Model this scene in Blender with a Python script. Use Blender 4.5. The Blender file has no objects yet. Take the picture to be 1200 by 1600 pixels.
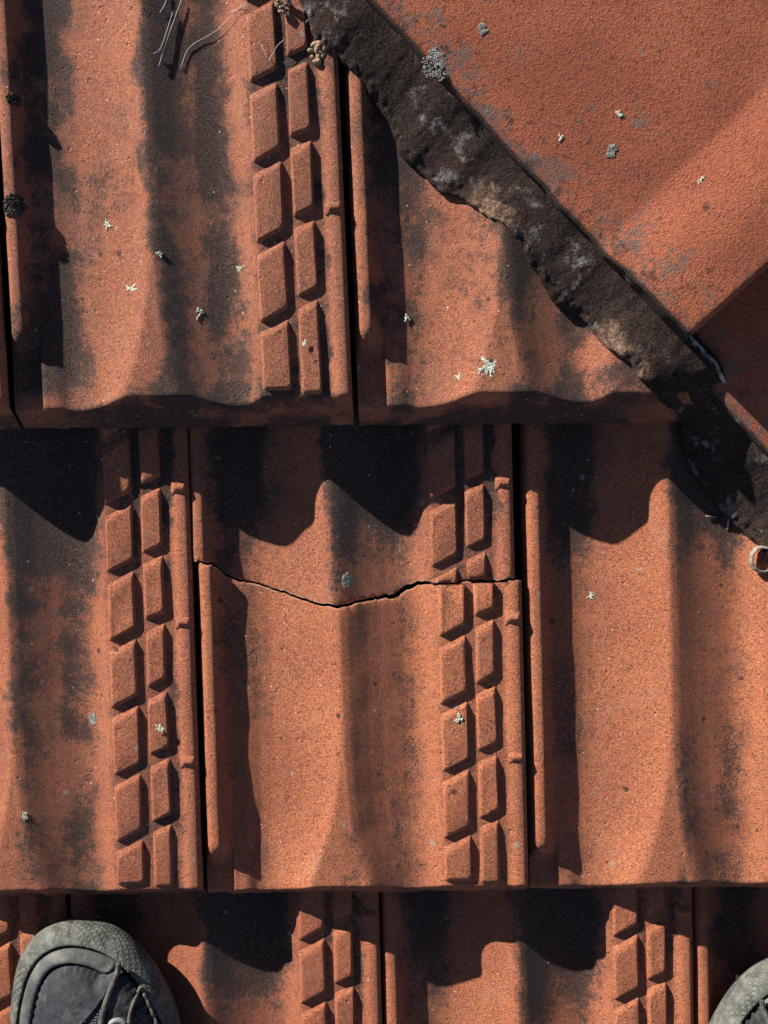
import bpy, bmesh, math, random
import numpy as np
from mathutils import Vector, Matrix, noise as mnoise

random.seed(7)
rng = np.random.default_rng(11)

# ------------------------------------------------------------------ frame of reference
# All modelling is done in the plane of the tiles ("tile frame": x along the course, y up
# the slope, z out of the tile), in millimetre-like units of 1/2450 m; P carries the tile
# frame into the world: pitched, three and a half metres above the ground.
U = 1.0 / 2450.0
PITCH = math.radians(20.0)
P = Matrix.Translation((0, 0, 3.6)) @ Matrix.Rotation(PITCH, 4, 'X')

# ------------------------------------------------------------------ camera
FPX, DIST, TILT, ROLL = 2000.0, 2000.0, 0.04, 0.010
_f = Vector((0, -TILT, -1)).normalized()
_r0 = Vector((1, 0, 0)); _u0 = _r0.cross(_f)
CAM_R = _r0 * math.cos(ROLL) - _u0 * math.sin(ROLL)
CAM_U = _u0 * math.cos(ROLL) + _r0 * math.sin(ROLL)
CAM_P = -_f * DIST

def at(px, py, z):
    """point of the tile frame at height z seen at pixel (px, py) of the photograph"""
    d = _f * FPX + CAM_R * (px - 600) + CAM_U * (800 - py)
    t = (z - CAM_P.z) / d.z
    return CAM_P + d * t

scene = bpy.context.scene
col = scene.collection
cam_d = bpy.data.cameras.new('camera')
cam_d.sensor_fit = 'VERTICAL'; cam_d.sensor_height = 24.0
cam_d.lens = FPX / 1600.0 * 24.0
cam_d.clip_start = 0.01; cam_d.clip_end = 2000.0
cam = bpy.data.objects.new('camera', cam_d); col.objects.link(cam)
_m = Matrix((( CAM_R.x, CAM_U.x, -_f.x, CAM_P.x * U),
             ( CAM_R.y, CAM_U.y, -_f.y, CAM_P.y * U),
             ( CAM_R.z, CAM_U.z, -_f.z, CAM_P.z * U), (0, 0, 0, 1)))
cam.matrix_world = P @ _m
scene.camera = cam

# ------------------------------------------------------------------ sky, sun, exposure
SUN_T = 0.50
sun_dir = (P.to_3x3() @ Vector((-1, 1, SUN_T))).normalized()      # towards the sun
world = bpy.data.worlds.new('World'); scene.world = world; world.use_nodes = True
wn = world.node_tree.nodes; wl = world.node_tree.links
bg = wn['Background']
sky = wn.new('ShaderNodeTexSky'); sky.sky_type = 'NISHITA'; sky.sun_disc = False
sky.sun_elevation = math.asin(sun_dir.z)
sky.sun_rotation = math.atan2(sun_dir.x, sun_dir.y)
sky.air_density = 0.6; sky.dust_density = 0.2; sky.altitude = 600
wl.new(sky.outputs[0], bg.inputs[0]); bg.inputs[1].default_value = 0.058
sun_d = bpy.data.lights.new('sun', 'SUN'); sun_d.energy = 5.0; sun_d.angle = math.radians(0.5)
sun_d.color = (1.0, 0.93, 0.84)
sun = bpy.data.objects.new('sun', sun_d); col.objects.link(sun)
sun.rotation_euler = sun_dir.to_track_quat('Z', 'Y').to_euler()
sun.location = (0, 0, 12)
scene.view_settings.view_transform = 'Standard'
scene.view_settings.look = 'None'
scene.view_settings.exposure = 0.95
scene.view_settings.gamma = 1.0
scene.cycles.max_bounces = 4; scene.cycles.diffuse_bounces = 2

# ------------------------------------------------------------------ node helpers
class NT:
    def __init__(s, name):
        s.mat = bpy.data.materials.new(name); s.mat.use_nodes = True
        s.n = s.mat.node_tree.nodes; s.l = s.mat.node_tree.links
        s.bsdf = s.n['Principled BSDF']
    def put(s, sock, v):
        if isinstance(v, bpy.types.NodeSocket): s.l.new(v, sock)
        elif isinstance(v, (tuple, list)) and len(v) == 3 and sock.type == 'RGBA': sock.default_value = (*v, 1)
        else: sock.default_value = v
    def m(s, op, a, b=None, c=None, clamp=False):
        n = s.n.new('ShaderNodeMath'); n.operation = op; n.use_clamp = clamp
        s.put(n.inputs[0], a)
        if b is not None: s.put(n.inputs[1], b)
        if c is not None: s.put(n.inputs[2], c)
        return n.outputs[0]
    def vm(s, op, a, b=None):
        n = s.n.new('ShaderNodeVectorMath'); n.operation = op
        s.put(n.inputs[0], a)
        if b is not None:
            s.put(n.inputs['Scale'] if op == 'SCALE' else n.inputs[1], b)
        return n.outputs[0]
    def noise(s, vec, scale, detail=3, rough=0.55, dist=0.0):
        n = s.n.new('ShaderNodeTexNoise'); s.put(n.inputs['Vector'], vec)
        n.inputs['Scale'].default_value = scale; n.inputs['Detail'].default_value = detail
        n.inputs['Roughness'].default_value = rough; n.inputs['Distortion'].default_value = dist
        return n.outputs['Fac']
    def vor(s, vec, scale, rnd=1.0, feature='F1'):
        n = s.n.new('ShaderNodeTexVoronoi'); n.feature = feature; s.put(n.inputs['Vector'], vec)
        n.inputs['Scale'].default_value = scale; n.inputs['Randomness'].default_value = rnd
        return n
    def ramp(s, v, a, b, lo=0.0, hi=1.0, smooth=True):
        n = s.n.new('ShaderNodeMapRange'); n.interpolation_type = 'SMOOTHSTEP' if smooth else 'LINEAR'
        s.put(n.inputs[0], v); s.put(n.inputs[1], a); s.put(n.inputs[2], b)
        s.put(n.inputs[3], lo); s.put(n.inputs[4], hi)
        return n.outputs[0]
    def curve(s, v, pts, vmax):
        """piecewise-linear function of v through pts (x, y), x in 0..vmax"""
        n = s.n.new('ShaderNodeFloatCurve'); c = n.mapping.curves[0]
        s.put(n.inputs['Value'], s.m('DIVIDE', v, float(vmax), clamp=True))
        pp = [(min(1, max(0, x / vmax)), y) for x, y in pts]
        c.points[0].location = pp[0]; c.points[1].location = pp[-1]
        for q in pp[1:-1]: c.points.new(*q)
        for q in c.points: q.handle_type = 'VECTOR'
        n.mapping.update()
        return n.outputs[0]
    def mix(s, f, a, b, mode='MIX'):
        n = s.n.new('ShaderNodeMix'); n.data_type = 'RGBA'; n.blend_type = mode
        s.put(n.inputs[0], f); s.put(n.inputs[6], a); s.put(n.inputs[7], b)
        return n.outputs[2]
    def attr(s, name, typ='OBJECT'):
        n = s.n.new('ShaderNodeAttribute'); n.attribute_type = typ; n.attribute_name = name
        return n.outputs['Fac']
    def coords(s, seeded=True):
        n = s.n.new('ShaderNodeTexCoord'); v = s.vm('SCALE', n.outputs['Object'], 1.0 / U)
        if seeded:
            sd = s.attr('seed')
            cx = s.n.new('ShaderNodeCombineXYZ')
            s.put(cx.inputs[0], s.m('MULTIPLY', sd, 917.0)); s.put(cx.inputs[1], s.m('MULTIPLY', sd, 431.0))
            s.put(cx.inputs[2], s.m('MULTIPLY', sd, 1733.0))
            return v, s.vm('ADD', v, cx.outputs[0])
        return v, v
    def bump(s, h, dist, strength=1.0, prev=None):
        n = s.n.new('ShaderNodeBump'); n.inputs['Strength'].default_value = strength
        n.inputs['Distance'].default_value = dist * U; s.put(n.inputs['Height'], h)
        if prev is not None: s.put(n.inputs['Normal'], prev)
        return n.outputs[0]
    def done(s, color, rough, normal=None, spec=0.25):
        s.put(s.bsdf.inputs['Base Color'], color); s.put(s.bsdf.inputs['Roughness'], rough)
        s.bsdf.inputs['Specular IOR Level'].default_value = spec
        if normal is not None: s.put(s.bsdf.inputs['Normal'], normal)
        return s.mat

# ------------------------------------------------------------------ materials
def terracotta():
    t = NT('terracotta')
    raw, v = t.coords()
    sep = t.n.new('ShaderNodeSeparateXYZ'); t.put(sep.inputs[0], raw)
    u = t.m('ADD', sep.outputs[0], t.m('MULTIPLY', sep.outputs[1], t.attr('shear'))); w = sep.outputs[1]
    stain, warm, head = t.attr('stain'), t.attr('warm'), t.attr('head')
    big = t.noise(v, 0.006, 3); mid = t.noise(v, 0.03, 4, 0.6); fine = t.noise(v, 0.12, 3, 0.65)
    grit = t.noise(v, 0.29, 1, 0.8)
    c = t.mix(t.ramp(big, 0.35, 0.65), (0.395, 0.120, 0.057), (0.515, 0.170, 0.079))
    c = t.mix(t.m('MULTIPLY', warm, t.ramp(mid, 0.3, 0.7, 0.35, 1.0)), c, (0.60, 0.218, 0.094))
    c = t.mix(t.m('MULTIPLY', t.attr('fade'), t.ramp(mid, 0.3, 0.7, 0.5, 1.0)), c, (0.36, 0.155, 0.092))
    c = t.mix(t.ramp(mid, 0.52, 0.74, 0.0, 0.45), c, (0.30, 0.088, 0.052))
    c = t.mix(t.ramp(fine, 0.50, 0.70, 0.0, 0.55), c, (0.26, 0.072, 0.045))
    c = t.mix(t.ramp(grit, 0.56, 0.70, 0.0, 0.6), c, (0.72, 0.34, 0.20))
    c = t.mix(t.ramp(grit, 0.46, 0.32, 0.0, 0.75), c, (0.12, 0.042, 0.032))
    c = t.mix(t.attr('tint'), c, (0.29, 0.080, 0.045))
    scuff = t.ramp(t.noise(v, 0.011, 6, 0.75, 0.6), 0.56, 0.70)
    c = t.mix(t.m('MULTIPLY', scuff, 0.35), c, (0.50, 0.25, 0.17))
    # fired skin worn to a greyer, dustier tone where water runs
    dust = t.m('MULTIPLY', t.curve(u, [(0, .1), (60, .75), (105, .55), (150, .15), (225, .25), (300, .7), (345, .35), (372, .2), (420, .3), (505, .25)], 505),
               t.ramp(t.noise(v, 0.02, 4, 0.65), 0.38, 0.66))
    dust = t.m('MULTIPLY', dust, t.m('MULTIPLY', stain, 1.0), clamp=True)
    c = t.mix(t.m('MULTIPLY', dust, t.ramp(fine, 0.35, 0.6, 0.35, 0.95)), c, (0.20, 0.115, 0.085))
    # black algae: streaks that follow the gutters of the profile, and the head of the tile
    u = t.m('ADD', u, t.m('MULTIPLY', t.m('SUBTRACT', t.noise(v, 0.012, 6, 0.72), 0.5), 75.0))
    strv = t.n.new('ShaderNodeMapping'); strv.inputs['Scale'].default_value = (1.0, 0.22, 1.0); t.put(strv.inputs[0], v)
    streak = t.noise(strv.outputs[0], 0.024, 5, 0.65)
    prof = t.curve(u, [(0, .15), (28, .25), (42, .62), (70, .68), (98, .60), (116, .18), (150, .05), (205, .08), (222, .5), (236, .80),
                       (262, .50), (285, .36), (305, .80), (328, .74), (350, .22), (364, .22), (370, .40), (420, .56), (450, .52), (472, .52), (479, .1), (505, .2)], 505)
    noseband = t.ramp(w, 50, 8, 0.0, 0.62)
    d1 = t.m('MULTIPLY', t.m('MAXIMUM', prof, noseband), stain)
    ph = t.curve(u, [(0, .05), (40, .3), (62, .7), (100, .75), (128, .40), (160, .16), (205, .14), (226, .7), (262, 1.0), (320, 1.0), (350, .75),
                     (368, .25), (372, .12), (412, .15), (416, .5), (424, .45), (428, .12), (456, .15), (462, .5), (474, .45), (482, .1), (505, .1)], 505)
    hz = t.m('ADD', w, t.m('MULTIPLY', t.m('SUBTRACT', t.noise(v, 0.03, 4), 0.5), 130.0))
    d2 = t.m('MULTIPLY', t.m('MULTIPLY', ph, t.ramp(hz, t.m('SUBTRACT', t.attr('gauge'), 260.0), t.m('SUBTRACT', t.attr('gauge'), 90.0))), head)
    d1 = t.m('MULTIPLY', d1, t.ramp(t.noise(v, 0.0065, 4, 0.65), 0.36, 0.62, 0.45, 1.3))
    grime = t.m('MULTIPLY', t.attr('grime'), t.ramp(t.noise(v, 0.009, 5, 0.68), 0.42, 0.66))
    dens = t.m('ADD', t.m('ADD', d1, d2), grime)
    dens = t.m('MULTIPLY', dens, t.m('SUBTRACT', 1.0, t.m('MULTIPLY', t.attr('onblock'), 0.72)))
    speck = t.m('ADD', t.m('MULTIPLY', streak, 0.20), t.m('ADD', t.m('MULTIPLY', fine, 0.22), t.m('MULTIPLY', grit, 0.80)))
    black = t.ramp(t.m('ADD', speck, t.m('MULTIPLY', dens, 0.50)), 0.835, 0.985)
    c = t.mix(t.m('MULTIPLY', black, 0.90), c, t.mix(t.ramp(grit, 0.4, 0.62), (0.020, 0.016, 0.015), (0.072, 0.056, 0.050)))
    # pin-head black specks and pale lichen dots
    for sc_, thr in ((0.034, 0.70), (0.09, 0.86)):
        vs = t.vor(v, sc_); pick = t.n.new('ShaderNodeSeparateXYZ'); t.put(pick.inputs[0], vs.outputs['Color'])
        dd = t.m('ADD', vs.outputs['Distance'], t.m('MULTIPLY', t.m('SUBTRACT', grit, 0.5), 0.12))
        rad = t.m('MULTIPLY', pick.outputs[1], 0.14)
        spot = t.m('MULTIPLY', t.ramp(t.m('SUBTRACT', dd, rad), 0.05, 0.0), t.ramp(pick.outputs[0], thr, thr + 0.02))
        c = t.mix(t.m('MULTIPLY', spot, 0.8), c, (0.05, 0.03, 0.024))
    vl = t.vor(v, 0.028)
    pk = t.n.new('ShaderNodeSeparateXYZ'); t.put(pk.inputs[0], vl.outputs['Color'])
    ls = t.m('ADD', vl.outputs['Distance'], t.m('MULTIPLY', t.m('SUBTRACT', fine, 0.5), 0.25))
    lich = t.m('MULTIPLY', t.ramp(ls, 0.15, 0.09), t.ramp(pk.outputs[1], 0.86, 0.88))
    c = t.mix(t.m('MULTIPLY', lich, 0.65), c, (0.33, 0.33, 0.28))
    vw = t.vor(v, 0.045); pw = t.n.new('ShaderNodeSeparateXYZ'); t.put(pw.inputs[0], vw.outputs['Color'])
    wht = t.m('MULTIPLY', t.ramp(vw.outputs['Distance'], 0.085, 0.05), t.ramp(pw.outputs[2], 0.66, 0.68))
    c = t.mix(wht, c, (0.66, 0.52, 0.44))
    # relief: sandy skin, pimples, pits
    vp = t.vor(v, 0.085); pp = t.n.new('ShaderNodeSeparateXYZ'); t.put(pp.inputs[0], vp.outputs['Color'])
    pim = t.m('MULTIPLY', t.ramp(vp.outputs['Distance'], 0.30, 0.0), t.ramp(pp.outputs[0], 0.55, 1.0))
    vq = t.vor(v, 0.05); pq = t.n.new('ShaderNodeSeparateXYZ'); t.put(pq.inputs[0], vq.outputs['Color'])
    pit = t.m('MULTIPLY', t.ramp(vq.outputs['Distance'], 0.16, 0.06), t.ramp(pq.outputs[1], 0.74, 0.76))
    h = t.m('ADD', t.m('MULTIPLY', t.noise(v, 0.6, 2, 0.8), 4.6), t.m('MULTIPLY', pim, 2.1))
    v2 = t.vor(v, 0.19); p2 = t.n.new('ShaderNodeSeparateXYZ'); t.put(p2.inputs[0], v2.outputs['Color'])
    h = t.m('ADD', h, t.m('MULTIPLY', t.m('MULTIPLY', t.ramp(v2.outputs['Distance'], 0.42, 0.0), t.ramp(p2.outputs[0], 0.35, 1.0)), 1.5))
    h = t.m('SUBTRACT', h, t.m('MULTIPLY', pit, 3.4))
    h = t.m('ADD', h, t.m('MULTIPLY', t.noise(v, 0.02, 1), 2.5))
    fr = t.attr('fresh', 'GEOMETRY')
    c = t.mix(t.m('MULTIPLY', fr, 0.85), c, (0.62, 0.36, 0.25))
    return t.done(c, 0.78, t.bump(h, 1.0, 0.9), 0.3)

def cap_clay():
    t = NT('cap_clay')
    raw, v = t.coords()
    big = t.noise(v, 0.006, 3); fine = t.noise(v, 0.19, 3, 0.7); grit = t.noise(v, 0.34, 2, 0.75)
    c = t.mix(t.ramp(big, 0.35, 0.65), (0.34, 0.104, 0.056), (0.43, 0.138, 0.070))
    c = t.mix(t.ramp(fine, 0.48, 0.68, 0.0, 0.75), c, (0.17, 0.045, 0.03))
    c = t.mix(t.ramp(grit, 0.58, 0.74, 0.0, 0.5), c, (0.50, 0.22, 0.12))
    # grey-blue crust lichen, thick along the lower edge (attribute 'skirt' is 1 at the edge)
    edge = t.attr('skirt', 'GEOMETRY')
    ln = t.m('ADD', t.m('MULTIPLY', t.noise(v, 0.022, 5, 0.7), 0.7), t.m('MULTIPLY', t.noise(v, 0.09, 3, 0.6), 0.5))
    lm = t.ramp(t.m('ADD', ln, t.m('MULTIPLY', edge, 0.17)), 0.70, 0.82)
    c = t.mix(t.m('MULTIPLY', lm, t.ramp(grit, 0.35, 0.6, 0.35, 0.8)), c, (0.13, 0.12, 0.115))
    dk = t.ramp(t.m('ADD', t.noise(v, 0.05, 5, 0.7), t.m('MULTIPLY', edge, 0.12)), 0.62, 0.75)
    c = t.mix(t.m('MULTIPLY', dk, 0.75), c, (0.05, 0.03, 0.026))
    rim = t.ramp(edge, 0.93, 0.985)
    c = t.mix(t.m('MULTIPLY', rim, t.ramp(fine, 0.3, 0.5, 0.6, 0.95)), c, (0.03, 0.024, 0.022))
    vl = t.vor(v, 0.03); pk = t.n.new('ShaderNodeSeparateXYZ'); t.put(pk.inputs[0], vl.outputs['Color'])
    ls = t.m('ADD', vl.outputs['Distance'], t.m('MULTIPLY', t.m('SUBTRACT', fine, 0.5), 0.4))
    lich = t.m('MULTIPLY', t.ramp(ls, 0.26, 0.16), t.ramp(pk.outputs[0], t.m('SUBTRACT', 0.92, t.m('MULTIPLY', edge, 0.22)), 0.95))
    c = t.mix(t.m('MULTIPLY', lich, 0.6), c, (0.16, 0.17, 0.16))
    h = t.m('ADD', t.m('MULTIPLY', t.noise(v, 0.55, 2, 0.8), 4.8), t.m('MULTIPLY', t.ramp(t.vor(v, 0.22).outputs['Distance'], 0.6, 0.0), 1.5))
    return t.done(c, 0.9, t.bump(h, 1.0, 0.85), 0.2)

def mortar_mat():
    t = NT('bedding_mortar')
    raw, v = t.coords()
    edge, top = t.attr('foot', 'GEOMETRY'), t.attr('brim', 'GEOMETRY')
    fine = t.noise(v, 0.2, 4, 0.7); big = t.noise(v, 0.012, 4, 0.6); mid = t.noise(v, 0.03, 5, 0.7)
    c = t.mix(t.ramp(fine, 0.35, 0.7), (0.016, 0.012, 0.011), (0.052, 0.036, 0.030))
    c = t.mix(t.ramp(big, 0.42, 0.62, 0, 0.5), c, (0.055, 0.032, 0.026))
    grey = t.ramp(t.m('ADD', mid, t.m('MULTIPLY', big, 0.5)), 0.81, 0.94)
    c = t.mix(t.m('MULTIPLY', grey, t.ramp(fine, 0.38, 0.55, 0.3, 0.9)), c, (0.19, 0.175, 0.16))
    sand = t.ramp(t.m('ADD', edge, t.m('MULTIPLY', t.m('SUBTRACT', mid, 0.5), 1.1)), 0.62, 0.85)
    sc = t.mix(t.ramp(fine, 0.4, 0.65), (0.10, 0.062, 0.043), (0.24, 0.155, 0.105))
    c = t.mix(t.m('MULTIPLY', sand, t.attr('sandy', 'GEOMETRY')), c, sc)
    lime = t.ramp(t.m('ADD', top, t.m('MULTIPLY', t.m('SUBTRACT', mid, 0.5), 1.2)), 0.84, 1.0)
    c = t.mix(t.m('MULTIPLY', lime, t.ramp(t.noise(v, 0.008, 2), 0.46, 0.54)), c, (0.42, 0.38, 0.31))
    h = t.m('ADD', t.m('MULTIPLY', t.noise(v, 0.16, 4, 0.8), 2.6), t.m('MULTIPLY', t.ramp(t.vor(v, 0.2).outputs['Distance'], 0.6, 0.0), 0.7))
    return t.done(c, 0.95, t.bump(h, 1.0, 0.9), 0.1)

def plain(name, color, rough=0.8, var=0.3, scale=0.1, bump=0.6, spec=0.3, dust=None):
    t = NT(name); raw, v = t.coords(False)
    n = t.noise(v, scale, 4, 0.65)
    c = t.mix(t.ramp(n, 0.3, 0.7), tuple(k * (1 - var) for k in color), tuple(min(1, k * (1 + var)) for k in color))
    if dust:
        c = t.mix(t.ramp(t.noise(v, 0.028, 6, 0.72), 0.46, 0.70, 0.0, 0.75), c, dust)
        c = t.mix(t.ramp(t.noise(v, 0.35, 2, 0.6), 0.62, 0.72, 0.0, 0.5), c, dust)
    return t.done(c, rough, t.bump(n, bump * 4) if bump else None, spec)

def knit(name, color):
    t = NT(name); raw, v = t.coords(False)
    mp = t.n.new('ShaderNodeMapping'); mp.inputs['Rotation'].default_value = (0, 0, math.radians(38)); t.put(mp.inputs[0], v)
    sp = t.n.new('ShaderNodeSeparateXYZ'); t.put(sp.inputs[0], mp.outputs[0])
    a = t.m('SINE', t.m('MULTIPLY', sp.outputs[0], 1.15)); b = t.m('SINE', t.m('MULTIPLY', sp.outputs[1], 1.15))
    k = t.m('MULTIPLY', a, b)
    c = t.mix(t.ramp(k, -0.5, 0.6), tuple(q * 0.25 for q in color), color)
    c = t.mix(t.ramp(t.noise(v, 0.03, 4), 0.45, 0.7, 0, 0.5), c, (0.20, 0.19, 0.17))
    return t.done(c, 0.9, t.bump(k, 1.6), 0.2)

def rubber_rope():
    """moulded rubber foxing: a diamond hatch pressed into the outer wall"""
    t = NT('moulded_rubber'); raw, v = t.coords(False)
    a, b = t.attr('along', 'GEOMETRY'), t.attr('across', 'GEOMETRY')
    s1 = t.m('SINE', t.m('MULTIPLY', t.m('ADD', a, b), 0.62))
    s2 = t.m('SINE', t.m('MULTIPLY', t.m('SUBTRACT', t.m('MULTIPLY', a, 0.7), b), 0.62))
    hatch = t.ramp(t.m('MULTIPLY', t.ramp(s1, -0.9, 0.1), t.ramp(s2, -0.9, 0.1)), 0.0, 1.0)
    wear = t.ramp(t.noise(v, 0.018, 4, 0.6), 0.40, 0.62)
    n = t.noise(v, 0.05, 5, 0.7)
    c = t.mix(t.ramp(n, 0.35, 0.68), (0.07, 0.073, 0.062), (0.165, 0.17, 0.145))
    c = t.mix(t.m('MULTIPLY', t.ramp(t.m('SUBTRACT', 1.0, hatch), 0.4, 1.0), t.m('MULTIPLY', wear, 0.6)), c, (0.035, 0.037, 0.034))
    c = t.mix(t.ramp(t.noise(v, 0.4, 2), 0.62, 0.74, 0, 0.5), c, (0.32, 0.32, 0.28))
    h = t.m('ADD', t.m('MULTIPLY', t.m('MULTIPLY', hatch, wear), 1.8), t.m('MULTIPLY', n, 0.9))
    return t.done(c, 0.75, t.bump(h, 1.0), 0.3)

SHEAR = 0.015
ROW_SHEAR = dict(top=0.03, upper=0.032, mid=0.017, low=0.015, eave=0.015)
ROW_NOSE = dict(top=(1.9, 40.0), upper=(1.9, 40.0), mid=(2.3, 34.0), low=(2.3, 34.0), eave=(2.3, 34.0))
def style(row):
    global SHEAR, NOSE_S, NOSE_D, FAN, ROLL_W
    ROLL_W = 98.0 if row in ('upper', 'top') else 56.0
    FAN = 0.32 if row in ('upper', 'top') else 0.45
    SHEAR = ROW_SHEAR[row]; NOSE_S, NOSE_D = ROW_NOSE[row]
M = dict(clay=terracotta(), cap=cap_clay(), mortar=mortar_mat())
M['deck'] = plain('roof_underlay', (0.03, 0.028, 0.027), 0.95)
M['ground'] = plain('dry_ground', (0.16, 0.14, 0.10), 0.95, 0.4, 0.0005, 0)
M['rubber'] = rubber_rope()
M['band'] = plain('shoe_band_rubber', (0.075, 0.08, 0.075), 0.7, 0.35, 0.05, 0.3, 0.3, (0.20, 0.20, 0.17))
M['toe'] = plain('toe_cap_leather', (0.022, 0.025, 0.030), 0.75, 0.4, 0.06, 0.3, 0.3, (0.09, 0.095, 0.095))
M['trim'] = plain('shoe_trim', (0.075, 0.072, 0.062), 0.85, 0.4, 0.12, 0.8, 0.2, (0.22, 0.20, 0.17))
M['suede'] = plain('shoe_panel', (0.026, 0.027, 0.029), 0.9, 0.5, 0.15, 1.0, 0.2, (0.12, 0.115, 0.10))
M['knit'] = knit('shoe_knit', (0.115, 0.12, 0.115))
M['eyelet'] = plain('eyelet_metal', (0.20, 0.205, 0.20), 0.55, 0.25, 0.08, 0.2, 0.4)
M['lace'] = plain('lace_cord', (0.10, 0.10, 0.095), 0.9, 0.3, 0.2, 0.8, 0.2)
M['lichen_pale'] = plain('lichen_mint', (0.56, 0.64, 0.50), 0.9, 0.25, 0.12, 0.8, 0.1)
M['lichen_grey'] = plain('lichen_grey', (0.24, 0.25, 0.23), 0.95, 0.45, 0.12, 1.0, 0.1)
M['lichen_black'] = plain('lichen_black', (0.045, 0.048, 0.042), 0.95, 0.6, 0.15, 1.0, 0.1, (0.14, 0.14, 0.12))
M['silk'] = plain('spider_silk', (0.5, 0.47, 0.44), 0.6, 0.1, 0.1, 0)
M['straw'] = plain('dry_straw', (0.42, 0.36, 0.28), 0.8, 0.3, 0.1, 0.3)
M['shell'] = plain('dry_curl', (0.22, 0.19, 0.16), 0.6, 0.4, 0.08, 0.4, 0.4)
M['crumb'] = plain('mortar_crumb', (0.36, 0.25, 0.17), 0.95, 0.5, 0.12, 2.0, 0.1)

# ------------------------------------------------------------------ object helpers
def mesh_from(name, verts, faces, mat, smooth=True, attrs=None):
    me = bpy.data.meshes.new(name)
    me.from_pydata((np.asarray(verts, dtype=float) * U).tolist(), [], faces)
    if mat is not None: me.materials.append(mat)
    if smooth: me.polygons.foreach_set('use_smooth', [True] * len(me.polygons))
    for k, vals in (attrs or {}).items():
        a = me.attributes.new(k, 'FLOAT', 'POINT'); a.data.foreach_set('value', np.asarray(vals, dtype=np.float32))
    me.update()
    return me

def link(name, data, parent=None, loc=(0, 0, 0), rz=0.0, **props):
    o = bpy.data.objects.new(name, data); col.objects.link(o)
    o.parent = parent
    o.location = Vector(loc) * U; o.rotation_euler = (0, 0, rz)
    for k, v in props.items(): o[k] = v
    return o

def grid_faces(nu, nv, off=0, flip=False):
    f = []
    for j in range(nv - 1):
        for i in range(nu - 1):
            a = off + j * nu + i; q = (a, a + 1, a + nu + 1, a + nu)
            f.append(q[::-1] if flip else q)
    return f

def solid_grid(X, Y, Z, Zb):
    """closed slab between the sheets Z and Zb over the grid X, Y (rows = y)"""
    nv, nu = X.shape; n = nu * nv
    V = np.concatenate([np.stack([X, Y, Z], -1).reshape(-1, 3), np.stack([X, Y, Zb], -1).reshape(-1, 3)])
    F = grid_faces(nu, nv) + grid_faces(nu, nv, n, True)
    # separate rim vertices so that the rim stays crisp
    ring = [i for i in range(nu)] + [j * nu + nu - 1 for j in range(1, nv)] + \
           [(nv - 1) * nu + i for i in range(nu - 2, -1, -1)] + [j * nu for j in range(nv - 2, 0, -1)]
    b0 = len(V); m = len(ring)
    V = np.concatenate([V, V[ring], V[[n + r for r in ring]]])
    for k in range(m):
        k2 = (k + 1) % m
        F.append((b0 + k, b0 + m + k, b0 + m + k2, b0 + k2))
    return V, F

def fbm(x, y, z=0.0, s=0.01, oct=4):
    return mnoise.fractal(Vector((x * s, y * s, z)), 0.7, 2.1, oct)

# ------------------------------------------------------------------ the tile profile
CREST = 218.0
FAN = 0.45
ROLL_W = 56.0
PU = np.array([0, 2, 5, 9, 14, 23, 28, 32, 36, 41, 48, 66, 90, 112, 140, 165, 190, 205, 212, 217, 221, 233, 246, 262, 282, 302, 320, 334,
               344, 352, 359, 365, 370, 376, 470, 474, 478, 482, 487, 492, 498, 502])
PH = np.array([5, 14, 26, 32.5, 35, 34.5, 31, 25, 19, 13.5, 11, 9.5, 3.5, 2.5, 6.5, 13.5, 25, 35, 40.6, 44.4, 46.0, 42.6, 36.8, 29.6, 22.0, 16.0, 12.2, 12.5,
               15.5, 20.5, 26.5, 33, 37, 38.5, 31.5, 31.8, 34.0, 37.4, 38.6, 38.6, 37.4, 32])
ROLL_END = 27.0
NOSE_S, NOSE_D = 1.5, 34.0

def smooth_interp(u):
    # light smoothing of the polyline so that the facets do not show
    acc = 0
    for d, k in ((-3, .15), (-1.5, .2), (0, .3), (1.5, .2), (3, .15)):
        acc = acc + k * np.interp(np.clip(u + d, 0, 502), PU, PH)
    return acc

def profile(u, w):
    u = np.asarray(u, float); w = np.asarray(w, float)
    a = 70.0 * np.clip(1 - w / 270.0, 0, 1) ** 1.9
    d = u - CREST
    left = CREST - (CREST - 60) * np.clip((-d - a), 0, None) / np.maximum((CREST - 60) - a, 1)
    right = CREST + (334 - CREST) * np.clip((d - a * FAN), 0, None) / np.maximum((334 - CREST) - a * FAN, 1)
    uu = np.where((d < 0) & (u > 60), left, np.where((d >= 0) & (u < 334), right, u))
    h = smooth_interp(uu)
    # towards the nose the pressed profile softens
    kb = np.clip(1 - w / 130.0, 0, 1) * ((u > 74) & (u < 352))
    soft = 0
    for d_, q_ in ((-24, .12), (-16, .16), (-8, .18), (0, .08), (8, .18), (16, .16), (24, .12)):
        soft = soft + q_ * smooth_interp(np.where((u > 74) & (u < 352), np.clip(uu + d_ * np.clip((u - 74) / 30, 0, 1) * np.clip((352 - u) / 30, 0, 1), 0, 502), uu))
    h = h * (1 - kb) + soft * kb
    # the side roll dies away before the nose
    k = np.clip((w - ROLL_W) / 42.0, 0, 1); k = k * k * (3 - 2 * k)
    rollpart = u < 44
    h = np.where(rollpart, h * k + (1 - k) * np.minimum(h, 6.0), h)
    return h

def tile_top(u, w):
    h = profile(u, w)
    n = NOSE_S * w - NOSE_D
    r = 6.0
    t = np.clip(0.5 + 0.5 * (n - h) / r, 0, 1)
    return n * (1 - t) + h * t - r * t * (1 - t)

U_S = np.unique(np.concatenate([np.arange(0, 44, 2.0), np.arange(44, 200, 6.5), np.arange(200, 242, 3.0), np.arange(242, 340, 6.0),
                                np.arange(340, 376, 2.5), np.arange(376, 470, 15.0), np.arange(470, 502, 2.0), [502.0]]))

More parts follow.
